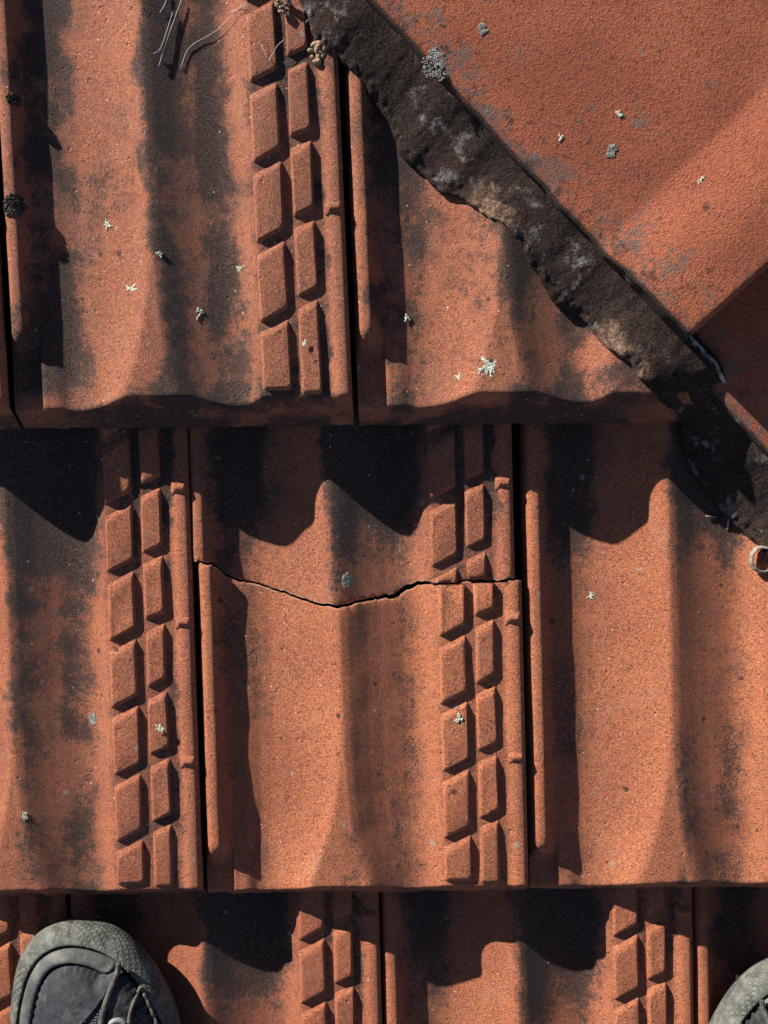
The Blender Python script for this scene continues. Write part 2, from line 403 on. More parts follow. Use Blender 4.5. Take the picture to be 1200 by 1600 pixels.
def tile_sheet(wlo, whi, nrows_fine, uvals=U_S, dz=None, seed=0, brk=None):
    """rows from wlo(u) to whi(u); rows crowd towards the nose"""
    lo = np.array([wlo(q) for q in uvals]); hi = np.array([whi(q) for q in uvals])
    s = np.linspace(0, 1, nrows_fine)
    if lo.max() < 5:      # has the nose: crowd rows there
        s = np.concatenate([np.linspace(0, 0.085, 26), np.linspace(0.085, 0.42, 34)[1:], np.linspace(0.42, 1, 34)[1:]])
    if brk == 'hi': s = np.concatenate([s[:-1], [0.9915, 0.9958, 0.9975, 0.999, 1.0]])
    if brk == 'lo': s = np.concatenate([[0, 0.004, 0.008, 0.014, 0.03], s[2:]])
    W = lo[None, :] + (hi - lo)[None, :] * s[:, None]
    UU = np.repeat(uvals[None, :], len(s), 0)
    Z = tile_top(UU, W)
    # gentle irregularity of pressed clay
    N = np.array([[fbm(a + seed * 311, b, seed, 0.008, 3) for a in uvals[::4]] for b in W[::6, 0]])
    ui = np.interp(np.arange(len(uvals)), np.arange(0, len(uvals), 4), np.arange(N.shape[1]))
    wi = np.interp(np.arange(len(s)), np.arange(0, len(s), 6), np.arange(N.shape[0]))
    i0 = np.clip(ui.astype(int), 0, N.shape[1] - 2); j0 = np.clip(wi.astype(int), 0, N.shape[0] - 2)
    fu = (ui - i0)[None, :]; fw = (wi - j0)[:, None]
    NN = (N[j0][:, i0] * (1 - fu) * (1 - fw) + N[j0][:, i0 + 1] * fu * (1 - fw) + N[j0 + 1][:, i0] * (1 - fu) * fw + N[j0 + 1][:, i0 + 1] * fu * fw)
    Z = Z + NN * 2.0
    if brk:      # chipped lip along the break
        k = np.array([mnoise.noise(Vector((q * .11, seed, 0))) for q in uvals])
        e = np.exp(-(((hi[None, :] - W) if brk == 'hi' else (W - lo[None, :])) / 2.2))
        Z = Z - e * np.clip(1.2 + 2.2 * k, 0, 4)[None, :]
    if dz is not None: Z = Z + dz(UU, W)
    Zb = np.minimum(profile(UU, np.maximum(W, 60)) - 15, Z - 3)
    # ragged nose line
    X = UU - SHEAR * W
    Yj = W + np.array([fbm(a, seed * 71, 3, 0.03, 3) for a in uvals])[None, :] * 2.5 * np.clip(1 - W / 60, 0, 1)
    return X, Yj, Z, Zb

def cut_mesh(me, co, no):
    """trim a mesh to one side of a vertical plane, closing the cut"""
    bm = bmesh.new(); bm.from_mesh(me)
    r = bmesh.ops.bisect_plane(bm, geom=bm.verts[:] + bm.edges[:] + bm.faces[:], plane_co=Vector(co) * U, plane_no=no, clear_outer=True)
    es = [e for e in r['geom_cut'] if isinstance(e, bmesh.types.BMEdge)]
    if es: bmesh.ops.holes_fill(bm, edges=es, sides=0)
    n = len(bm.faces); bm.to_mesh(me); bm.free()
    return n

U_F = np.concatenate([np.arange(0, 44, 2.0), np.arange(44, 376, 2.6), np.arange(376, 470, 3.0), np.arange(470, 501, 2.0), [502.0]])
def make_tile_mesh(L, seed=0, wlo=None, whi=None, dz=None, rows=60, brk=None):
    X, Y, Z, Zb = tile_sheet(wlo or (lambda q: 0.0), whi or (lambda q: L), rows, dz=dz, seed=seed, brk=brk, uvals=U_F if brk else U_S)
    V, F = solid_grid(X, Y, Z, Zb)
    at_ = None
    if brk:
        nv, nu = X.shape; n = nu * nv
        row = np.zeros((nv, nu)); row[(-1 if brk == 'hi' else 0), :] = 1.0; row[(-2 if brk == 'hi' else 1), :] = 0.6
        row *= np.array([0.5 + 0.5 * np.clip(2.5 * mnoise.noise(Vector((q * .05, seed, 4))) + .4, -1, 1) for q in U_F])[None, :]
        row = row.reshape(-1)
        rg = [i for i in range(nu)] + [j * nu + nu - 1 for j in range(1, nv)] + [(nv - 1) * nu + i for i in range(nu - 2, -1, -1)] + [j * nu for j in range(nv - 2, 0, -1)]
        at_ = {'fresh': np.concatenate([row, row, row[rg], row[rg]])}
    return mesh_from('roof_tile', V, F, M['clay'], True, at_)

# ------------------------------------------------------------------ raised blocks
B0 = 31.0
def block_mesh(u0, u1, wl, wt, rise, seed, dz=0.0, end=False):
    """slanted moulded block: lower-left corner at wl, upper-left at wt, both ends climbing by rise"""
    base = [(u0 - 3, wl - 3), (u1 + 3, wl + rise - 4), (u1 + 3, wt + rise + 2), (u0 - 3, wt + 2)]
    r = random.Random(seed)
    j = lambda s: r.uniform(-s, s)
    top = [(u0 + 2 + j(1), wl + 5 + j(1.5)), (u1 - 0.5 + j(1), wl + rise + 3 + j(1.5)), (u1 - 1 + j(1), wt + rise - 11 + j(2)), (u0 + 2 + j(1), wt - 11 + j(2))]
    if end:
        base[1] = (base[1][0], wl - 3); top[0] = (top[0][0], wl + 6); top[1] = (top[1][0], wl + 6)
    V, F = [], []
    rings = [(0.0, -3.0, 5), (0.4, 0.6, 5), (0.75, 4.2, 5.5), (0.92, 5.6, 6), (1.06, 6.2, 6), (1.35, 6.5 + j(.5), 6), (1.9, 6.6 + j(.4), 5)]
    npc = 4
    for t, z, rad in rings:
        cs = [(b[0] + (a[0] - b[0]) * t, b[1] + (a[1] - b[1]) * t) for b, a in zip(base, top)]
        for k in range(4):
            p = Vector(cs[k]); q0 = Vector(cs[k - 1]); q1 = Vector(cs[(k + 1) % 4])
            d0 = (q0 - p); d1 = (q1 - p)
            rr = min(rad, d0.length * .4, d1.length * .4)
            a0 = p + d0.normalized() * rr; a1 = p + d1.normalized() * rr
            for m in range(npc):
                s = m / (npc - 1)
                c = a0 * (1 - s) ** 2 + p * 2 * s * (1 - s) + a1 * s * s
                V.append((c.x - SHEAR * c.y, c.y, 38.5 - 7.0 * (c.x - 376) / 94 + z + dz + 0.9 * mnoise.noise(Vector((c.x * .06 + seed, c.y * .06, z * .1))) + 0.7 * mnoise.noise(Vector((c.x * .2 + seed, c.y * .2, z * .3)))))
    n = 4 * npc
    for k in range(len(rings) - 1):
        for i in range(n):
            i2 = (i + 1) % n
            F.append((k * n + i, k * n + i2, (k + 1) * n + i2, (k + 1) * n + i))
    F.append(tuple((len(rings) - 1) * n + i for i in range(n)))
    F.append(tuple(i for i in range(n - 1, -1, -1)))
    return mesh_from('raised_block', V, F, M['clay'])

def nib_mesh(wc, seed):
    V, F = [], []
    nu, nw = 13, 11
    for j in range(nw):
        for i in range(nu):
            a = i / (nu - 1); b = j / (nw - 1)
            u = 475 + 24 * a; w = wc - 11 + 22 * b
            z = 36.0 + 8.5 * (math.sin(math.pi * b) ** 1.3) * (min(1, a * 4.0) ** .8) * (min(1, (1 - a) * 8)) - 1.0
            V.append((u - SHEAR * w, w, z))
    n = len(V)
    V += [(x, y, 24.0) for x, y, z in V]
    F = grid_faces(nu, nw) + grid_faces(nu, nw, n, True)
    ring = [i for i in range(nu)] + [j * nu + nu - 1 for j in range(1, nw)] + [(nw - 1) * nu + i for i in range(nu - 2, -1, -1)] + [j * nu for j in range(nw - 2, 0, -1)]
    for k in range(len(ring)):
        a, b = ring[k], ring[(k + 1) % len(ring)]
        F.append((a, a + n, b + n, b))
    return mesh_from('nib', V, F, M['clay'])

def block_set(L, pitch, c1, c2, seed, dz=0.0):
    FIRST = (B0 + 8 + NOSE_D) / NOSE_S + 8
    """two columns of blocks: c1, c2 = lower-left corners of the second block of each column"""
    out = []
    for (u0, u1, w0, rise, first) in ((374, 412.5, c1, 21, FIRST), (429, 457, c2, 14, FIRST - 6)):
        k = 0
        out.append((u0, u1, first, w0 - 12, rise, True))
        while w0 + k * pitch < L - 50:
            wl = w0 + k * pitch
            out.append((u0, u1, wl, min(wl + pitch - 14, L - 14), rise, False)); k += 1
    return [block_mesh(u0, u1, wl, wt, rise, seed + i, dz, e) for i, (u0, u1, wl, wt, rise, e) in enumerate(out)], out

# ------------------------------------------------------------------ the roof
ground_me = mesh_from('ground', [(-900 / U, -900 / U, 0), (900 / U, -900 / U, 0), (900 / U, 900 / U, 0), (-900 / U, 900 / U, 0)], [(0, 1, 2, 3)], M['ground'], False)
ground = link('ground', ground_me, kind='structure')

S1, S2 = 85.0, 60.0
n_mid = at(600, 1392, -NOSE_D).y
n_up = at(600, 664, S1 - NOSE_D).y
G_UP, G_MID, G_LOW = 1060.0, n_up - n_mid, 690.0
ROWS = {}     # name: (nose y, z, gauge, tile length)
ROWS['top'] = (n_up + G_UP, S1 * 2, 700, 770)
ROWS['upper'] = (n_up, S1, G_UP, G_UP + 65)
ROWS['mid'] = (n_mid, 0.0, G_MID, G_MID + 65)
ROWS['low'] = (n_mid - G_LOW, -S2, G_LOW, G_LOW + 65)
ROWS['eave'] = (n_mid - 2 * G_LOW, -2 * S2, G_LOW, G_LOW + 65)

# hip line: edges of the two capping tiles (tile frame)
E0, E1 = at(580, 0, 205), at(1070, 530, 166)
H_DIR = Vector((E1.x - E0.x, E1.y - E0.y, 0)).normalized()
H_NRM = Vector((-H_DIR.y, H_DIR.x, 0))                       # towards the other slope
H_SLOPE = (E1.z - E0.z) / math.hypot(E1.x - E0.x, E1.y - E0.y)
CUT_CO = E1 - H_NRM * 40

roof = link('tiled_roof', None, label='orange terracotta roof of interlocking ribbed tiles laid in stepped courses', category='roof', kind='thing')
def deck_z(y): return -78 + 0.085 * (y - n_mid)
dv = []
for (x, y) in ((-2400, -2000), (1500, -2000), (1500, -1400)): dv.append((x, y, deck_z(y)))
for s in (900, -1600):
    q = CUT_CO + H_DIR * s
    dv.append((q.x, q.y, deck_z(q.y)))
dv.append((-2400, dv[-1][1], dv[-1][2]))
nb = len(dv)
dF = [tuple(range(nb)), tuple(range(2 * nb - 1, nb - 1, -1))] + [(i + nb, (i + 1) % nb + nb, (i + 1) % nb, i) for i in range(nb)]
deck = link('underlay', mesh_from('underlay', dv + [(x, y, z - 12) for x, y, z in dv], dF, M['deck'], False), roof)

CRACK = [(312, 878), (330, 880), (338, 886), (352, 900), (372, 908), (400, 914), (430, 923), (462, 935), (500, 942), (530, 945), (552, 940), (585, 935),
         (618, 930), (634, 918), (655, 908), (672, 908), (688, 911), (702, 909), (730, 906), (760, 907), (790, 905), (822, 905)]
def crack_w(off_x, nose_y, z):
    pts = []
    for px, py in CRACK:
        q = at(px, py, z + 20); w = q.y - nose_y
        pts.append((q.x - off_x + SHEAR * w, w))
    us = [p[0] for p in pts]; ws = [p[1] for p in pts]
    def f(u):
        return float(np.interp(u, us, ws)) + 2.6 * mnoise.noise(Vector((u * .09, 3.3, 0))) + 2.2 * mnoise.noise(Vector((u * .27, 8.3, 0)))
    return f

TILE_STYLE = dict(top=(115, 148, 185), upper=(115, 148, 185), mid=(104.5, 106, 136), low=(103, 100, 131), eave=(103, 100, 131))
tile_no = 0
PLACED = {}
def props(**k):
    d = dict(seed=0.0, stain=0.6, warm=0.3, head=1.0, gauge=700.0, fade=0.0, grime=0.15, tint=0.1, onblock=0.0, shear=ROW_SHEAR['mid']); d.update(k); return d

def add_tile(row, gx, full=True, label=None, cut=False, nibs=(), mesh=None, **pr):
    """one roof tile with its moulded blocks"""
    global tile_no
    tile_no += 1
    ny, z, gauge, L = ROWS[row]
    pr = props(gauge=gauge, shear=ROW_SHEAR[row], seed=round(tile_no * 0.377 % 1.0, 3), **pr)
    me = mesh or tile_cache[row]
    bl = block_cache[row]; nb_ = nib_cache[row]
    loc = Vector((gx, ny + (0 if cut else random.uniform(-2, 2)), z)); PLACED.setdefault(row, []).append(gx)
    if cut:
        me = me.copy()
        cut_mesh(me, CUT_CO - loc, H_NRM)
    o = link('roof_tile', me, roof, loc, **pr)
    if label: o['label'] = label
    for b in bl + nb_:
        if cut:
            ctr = sum((Vector(v.co) for v in b.vertices), Vector()) / len(b.vertices) / U + loc
            if (ctr - CUT_CO).dot(H_NRM) > -42: continue
        link('raised_block' if b in bl else 'moulded_nib', b, o, **dict(pr, onblock=1.0))
    return o

tile_cache, block_cache, nib_cache = {}, {}, {}
for i, (row, (ny, z, g, L)) in enumerate(ROWS.items()):
    pitch, c1, c2 = TILE_STYLE[row]
    style(row)
    tile_cache[row] = make_tile_mesh(L, seed=i + 1)
    block_cache[row], spec = block_set(L, pitch, c1, c2, 100 * i)
    nib_cache[row] = [nib_mesh(w, i) for w in ((315, 570, 820) if row in ('upper', 'top') else (232, 448, 655))]

def gap_x(px, py, z): return at(px, py, z).x
x_up = gap_x(557, 650, S1); P_UP = 503.0
x_mid = gap_x(326, 1375, 0); P_MID = 507.0
x_low0 = gap_x(592, 1400, -S2); P_LOW = 502.0
x_low = x_low0 + ROW_SHEAR['low'] * (at(600, 1400, -S2).y - ROWS['low'][0])

# row above the picture and the eaves row carry on the roof beyond the frame
for k in (-4, -3, -2, -1): add_tile('top', x_up - 240 + k * P_UP, stain=.9)
for k in (4, 3): add_tile('upper', x_up - k * P_UP - 7, stain=1.0, head=.8, fade=.4)
add_tile('upper', x_up - 2 * P_UP - 7, stain=1.2, head=.8, fade=.5)
add_tile('upper', x_up - P_UP - 3, stain=1.12, head=.8, warm=.0, fade=.6, grime=.5, tint=.12, label='weathered tile stained black in its gutters, a few lichen spots on it')
add_tile('upper', x_up + 4, cut=True, stain=1.0, head=.6, warm=.1, fade=.4, grime=.6, tint=.1, label='tile cut off on the slant under the dark mortar')
for k in (4, 3, 2): add_tile('mid', x_mid - k * P_MID, stain=.7)
add_tile('mid', x_mid - P_MID, stain=.85, head=1.2, warm=.2, fade=.15, grime=.3, tint=.18, label='tile left of the cracked one, its upper gutter blackened')
add_tile('mid', x_mid + P_MID, cut=True, stain=.6, head=.7, warm=.5, label='bright orange tile right of the cracked one')
for k in (-4, -3, -2, -1, 0, 1, 2):
    add_tile('low', x_low + k * P_LOW, stain=.5, head=.8, warm=.35, tint=.12 + .1 * ((k * 7) % 3))
for k in (-4, -3, -2, -1, 0, 1, 2):
    add_tile('eave', x_low + 240 + k * P_LOW, stain=.5, warm=.4)

# ------------------------------------------------------------------ the cracked tile: two fragments
style('mid')
ny, z0, g, L = ROWS['mid']
cw = crack_w(x_mid, ny, 0)
def fragment(upper):
    global tile_no
    tile_no += 1
    if upper:
        loc = Vector((x_mid - 10, ny + 1, 0)); rz = 0.0
        fr = lambda u: cw(u - 10) + 1.0
        me = make_tile_mesh(L, 21, wlo=fr, whi=lambda u: L, rows=40, brk='lo')
        lab = 'upper half of the cracked tile, darkened and mostly in shadow'
        pr = props(gauge=g, seed=.613, stain=.75, head=1.1, warm=.2, fade=.3)
    else:
        loc = Vector((x_mid, ny, 3.0)); rz = 0.0
        # the break opens in the middle of the trough
        fr = lambda u: cw(u) - 1.6 - 5.5 * math.exp(-((u - 322) / 34) ** 2) - 1.5 * math.exp(-((u - 200) / 60) ** 2)
        me = make_tile_mesh(L, 22, wlo=lambda u: 0.0, whi=fr, brk='hi')
        lab = 'lower half of the cracked tile, slipped to the right along the break'
        pr = props(gauge=g, seed=.187, stain=.6, head=0.0, warm=.45)
    o = link('tile_fragment', me, roof, loc, rz, label=lab, **pr)
    cutw = cw(430)
    for b, sp in zip(block_cache['mid'], block_set.last):
        lo, hi = sp[2], sp[3] + sp[4]
        if upper and hi < cutw + 8: continue
        if not upper and lo > cutw - 12: continue
        if lo < cutw < hi:
            b = b.copy()
            if upper: cut_mesh(b, (430, cw(sp[0] + 10) + 1.5, 0), Vector((0, -1, 0)))
            else: cut_mesh(b, (430, cw(sp[0] + 15) - 2.5, 0), Vector((0, 1, 0)))
        link('raised_block', b, o, **dict(pr, onblock=1.0))
    for b, w in zip(nib_cache['mid'], (232, 448, 655)):
        if (w > cutw) == upper: link('moulded_nib', b, o, **dict(pr, onblock=1.0))
    return o
_, block_set.last = block_set(L, *TILE_STYLE['mid'], 200)
fragment(True); fragment(False)

# ------------------------------------------------------------------ hip: capping tiles bedded in mortar
hip = link('hip_capping', None, label='diagonal hip of broad red capping tiles bedded in dark mortar, upper right', category='hip ridge', kind='thing')
def cap_mesh(a0, a1, edge_at, collar, seed):
    """swept arch: a along the hip, n across; edge_at(a) = point on the near edge"""
    ns = np.concatenate([[0, 1.5, 4, 8, 14, 22], np.linspace(34, 330, 22), np.linspace(350, 660, 16)])
    al = np.concatenate([np.linspace(a0, a1 - 300, 40), np.linspace(a1 - 290, a1 - 8, 60), [a1 - 5, a1 - 2.5, a1 - 1, a1]])
    def top(a, n):
        x = (n - 330) / 330.0
        z = 96 * (1 - abs(x) ** 1.75)
        if n < 14: z -= 8 * (1 - n / 14.0) ** 2
        c = min(1, max(0, (a - (a1 - collar)) / 125.0)); c = math.sin(c * math.pi / 2) ** 1.15
        e = min(1, max(0, (a1 - a) / 8.0))
        return z + 36 * c - 7 * (1 - e) ** 2 + 0.9 * fbm(a, n, seed, 0.012, 4)
    T, B, sk = [], [], []
    for a in al:
        e = edge_at(a)
        for n in ns:
            wob = 2.5 * fbm(a, seed * 9, 1.7, 0.02, 4) if n < 20 else 0
            p = e + H_NRM * (n + wob)
            zt = e.z + top(a, n)
            T.append((p.x, p.y, zt)); B.append((p.x, p.y, e.z + 96 * (1 - abs((n - 330) / 330.0) ** 1.75) - 30 - (6 if n < 8 else 0)))
            sk.append(math.exp(-n / 85.0) if n > 3 else 1.0)
    X = np.array(T).reshape(len(al), len(ns), 3); Bz = np.array(B).reshape(len(al), len(ns), 3)
    V, F = solid_grid(X[..., 0], X[..., 1], X[..., 2], Bz[..., 2])
    s = np.array(sk); ring = len(V) - 2 * len(s)
    nv, nu = len(al), len(ns)
    rg = [i for i in range(nu)] + [j * nu + nu - 1 for j in range(1, nv)] + [(nv - 1) * nu + i for i in range(nu - 2, -1, -1)] + [j * nu for j in range(nv - 2, 0, -1)]
    att = np.concatenate([s, s, s[rg], s[rg]])
    me = mesh_from('hip_cap', V, F, M['cap'], True, {'skirt': att})
    bm = bmesh.new(); bm.from_mesh(me); bmesh.ops.recalc_face_normals(bm, faces=bm.faces); bm.to_mesh(me); bm.free()
    return me
def upper_edge(a): q = E1 + H_DIR * a; q.z = E1.z + H_SLOPE * a; return q
F0 = at(1085, 585, 120); 
def lower_edge(a):
    b = (F0 - E1).dot(H_DIR)
    q = F0 + H_DIR * (a - b); q.z = F0.z + H_SLOPE * (a - b); return q
link('hip_cap', cap_mesh(-1150, 0, upper_edge, 178, 1), hip, seed=.31, label='lit upper capping tile with grey crust along its lower edge')
link('hip_cap', cap_mesh(-70, 950, lower_edge, 178, 2), hip, seed=.77, label='lower capping tile, in the shadow of the one above')

def tile_surface(x, y):
    """height of the finished tiling at (x, y)"""
    for row, gx0, p in (('upper', x_up, P_UP), ('mid', x_mid, P_MID), ('low', x_low, P_LOW)):
        ny, z, g, L = ROWS[row]
        w = y - ny
        if w >= 0:
            style(row)
            xs = x + SHEAR * w; u = min([xs - q for q in PLACED[row] + ([x_mid] if row == 'mid' else []) if xs - q >= 0] or [250.0])
            h = float(tile_top(np.array([min(u, 502)]), np.array([w]))[0])
            if 372 < u < 460: h += 10
            return z + h
    return -200

FOOT = [(420, -110), (440, -60), (468, 0), (490, 52), (512, 80), (530, 92), (546, 112), (574, 136), (600, 186), (624, 238), (650, 264), (690, 302), (720, 313), (750, 330), (785, 350),
        (806, 374), (828, 412), (846, 442), (870, 474), (905, 500), (932, 524), (950, 541), (975, 560), (1000, 590), (1014, 602), (1034, 626), (1052, 645), (1062, 662),
        (1066, 690), (1078, 725), (1098, 765), (1128, 800), (1160, 830), (1200, 866), (1240, 905), (1300, 970), (1380, 1060)]
def mortar_mesh():
    pts = []
    for px, py in FOOT:
        z = 70.0
        for _ in range(6):
            q = at(px, py, z); z = tile_surface(q.x, q.y)
        pts.append((at(px, py, z), z))
    ss = np.array([(p - E1).dot(H_DIR) for p, _ in pts]); ts = np.array([(p - E1).dot(H_NRM) for p, _ in pts])
    order = np.argsort(ss); ss, ts = ss[order], ts[order]
    S = np.arange(ss[0], ss[-1], 3.0)
    T = np.interp(S, ss, ts)
    nr = 44
    TT = np.array([t + 5 * fbm(s, 2.2, 5.0, 0.02, 5) for s, t in zip(S, T)])
    ZB = np.array([tile_surface(*(E1 + H_DIR * s + H_NRM * t).xy) for s, t in zip(S, TT)])
    kn = np.exp(-np.linspace(-2, 2, 41) ** 2); kn /= kn.sum()
    ZB = np.convolve(np.pad(ZB, 20, mode='edge'), kn, mode='valid')
    V, foot, brim, sandy = [], [], [], []
    sp_ = [((at(px, py, 110) - E1).dot(H_DIR), wd) for px, py, wd in ((762, 335, 36), (952, 540, 26), (990, 585, 10))]
    for s, t in zip(S, T):
        e = upper_edge(s) if s < 60 else upper_edge(s).lerp(lower_edge(s), min(1, (s - 60) / 80.0))
        tn = (e - E1).dot(H_NRM) + 14
        t2 = t + 5 * fbm(s, 2.2, 5.0, 0.02, 5)
        base = E1 + H_DIR * s
        pb = base + H_NRM * t2
        zb = ZB[int(round((s - S[0]) / 3.0))]
        ztop = e.z - 16 + 5 * fbm(s, 8.8, 2.0, 0.015, 3)
        for k in range(nr):
            q = k / (nr - 1)
            n = tn + (t2 - tn) * min(1.0, q / 0.93)
            p = base + H_NRM * n
            # face: shoulder under the cap, long batter, thick lip at the foot
            g = min(1.0, q / 0.93)
            z = ztop + (zb + 9 - ztop) * (g ** 0.95)
            if q > 0.93: z = zb + 9 - (q - 0.93) / 0.07 * 70
            bmp = math.sin(math.pi * g) ** 0.6 if 0 < g < 1 else 0
            z += bmp * (3 * fbm(p.x, p.y, 1.0, 0.006, 2) + 1.0 * fbm(p.x, p.y, 4.0, 0.045, 5))
            lip = max(0, 1 - abs(g - 0.93) / 0.12)
            z += lip * 5 * fbm(p.x, p.y, 7.0, 0.07, 3)
            n2 = 0.8 * fbm(p.x, p.y, 9.0, 0.06, 3) * (1 if 0.1 < q < 0.99 else 0)
            p = p + H_NRM * n2
            V.append((p.x, p.y, z)); sandy.append(max(math.exp(-((s - a_) / w_) ** 4) for a_, w_ in sp_)); foot.append(g); brim.append(1 - min(1, max(0, (q - .02)) / 0.35))
    F = grid_faces(nr, len(S))
    n = len(V)
    # close the body below and behind so that it is a solid bed
    V2 = []
    for i in range(len(S)):
        bk = 60 if S[i] < -30 else 6
        x, y, z = V[i * nr]; V2.append((x + H_NRM.x * bk, y + H_NRM.y * bk, z - 4))
        V2.append((x + H_NRM.x * bk, y + H_NRM.y * bk, V[i * nr + nr - 1][2] - 10))
    for i in range(len(S) - 1):
        a, b = i * nr, (i + 1) * nr
        c, d = n + 2 * i, n + 2 * i + 2
        F.append((a, b, d, c)); F.append((c, d, d + 1, c + 1)); F.append((c + 1, d + 1, b + nr - 1, a + nr - 1))
    V += V2; sandy += [0] * len(V2); foot += [0.3] * len(V2); brim += [0] * len(V2)
    me = mesh_from('mortar_bed', V, F, M['mortar'], True, {'foot': foot, 'brim': brim, 'sandy': sandy})
    bm = bmesh.new(); bm.from_mesh(me); bmesh.ops.recalc_face_normals(bm, faces=bm.faces); bm.to_mesh(me); bm.free()
    return me
link('mortar_bed', mortar_mesh(), hip, seed=.5, label='blackened crumbling mortar bed along the foot of the hip')


# ------------------------------------------------------------------ shoes
from mathutils import geometry as mgeo
OUT_L = [(0, 0), (36, -5), (68, -18), (98, -42), (124, -76), (148, -122), (163, -170), (171, -225), (168, -300), (150, -390), (126, -480), (110, -560),
         (98, -630), (70, -685), (20, -706), (-30, -690), (-62, -640), (-74, -560), (-78, -470), (-86, -380), (-95, -290), (-100, -210), (-100, -150),
         (-96, -104), (-86, -62), (-66, -29), (-36, -8)]
def closed_curve(pts, n):
    """closed Catmull-Rom curve through pts, resampled evenly to n points"""
    k = len(pts); dense = []
    for i in range(k):
        p0, p1, p2, p3 = (np.array(pts[(i + d) % k], float) for d in (-1, 0, 1, 2))
        for t in np.linspace(0, 1, 16, endpoint=False):
            dense.append(0.5 * (2 * p1 + (p2 - p0) * t + (2 * p0 - 5 * p1 + 4 * p2 - p3) * t * t + (3 * p1 - p0 - 3 * p2 + p3) * t ** 3))
    dense = np.array(dense + [dense[0]])
    d = np.concatenate([[0], np.cumsum(np.linalg.norm(np.diff(dense, axis=0), axis=1))])
    s = np.linspace(0, d[-1], n, endpoint=False)
    return np.stack([np.interp(s, d, dense[:, 0]), np.interp(s, d, dense[:, 1])], 1), s

def tube(path, r, mat, name, sides=8, mirror=1, taper=False):
    V, F = [], []
    pts = [Vector(p) for p in path]
    for i, p in enumerate(pts):
        t = (pts[min(i + 1, len(pts) - 1)] - pts[max(i - 1, 0)]).normalized()
        a = t.cross(Vector((0, 0, 1)));  a = a.normalized() if a.length > 1e-4 else Vector((1, 0, 0))
        b = a.cross(t)
        rr = r[i] if isinstance(r, (list, tuple)) else r
        for k in range(sides):
            an = 2 * math.pi * k / sides
            q = p + (a * math.cos(an) + b * math.sin(an)) * rr
            V.append((q.x * mirror, q.y, q.z))
    for i in range(len(pts) - 1):
        for k in range(sides):
            k2 = (k + 1) % sides
            F.append((i * sides + k, i * sides + k2, (i + 1) * sides + k2, (i + 1) * sides + k))
    F.append(tuple(range(sides - 1, -1, -1))); F.append(tuple((len(pts) - 1) * sides + k for k in range(sides)))
    if mirror < 0: F = [f[::-1] for f in F]
    return V, F

def spline(pts, n):
    pts = [Vector(p) for p in pts]; out = []
    ext = [pts[0] * 2 - pts[1]] + pts + [pts[-1] * 2 - pts[-2]]
    m = len(pts) - 1
    for k in range(n):
        t = k / (n - 1) * m; i = min(int(t), m - 1); t -= i
        p0, p1, p2, p3 = ext[i:i + 4]
        out.append(0.5 * (2 * p1 + (p2 - p0) * t + (2 * p0 - 5 * p1 + 4 * p2 - p3) * t * t + (3 * p1 - p0 - 3 * p2 + p3) * t ** 3))
    return out

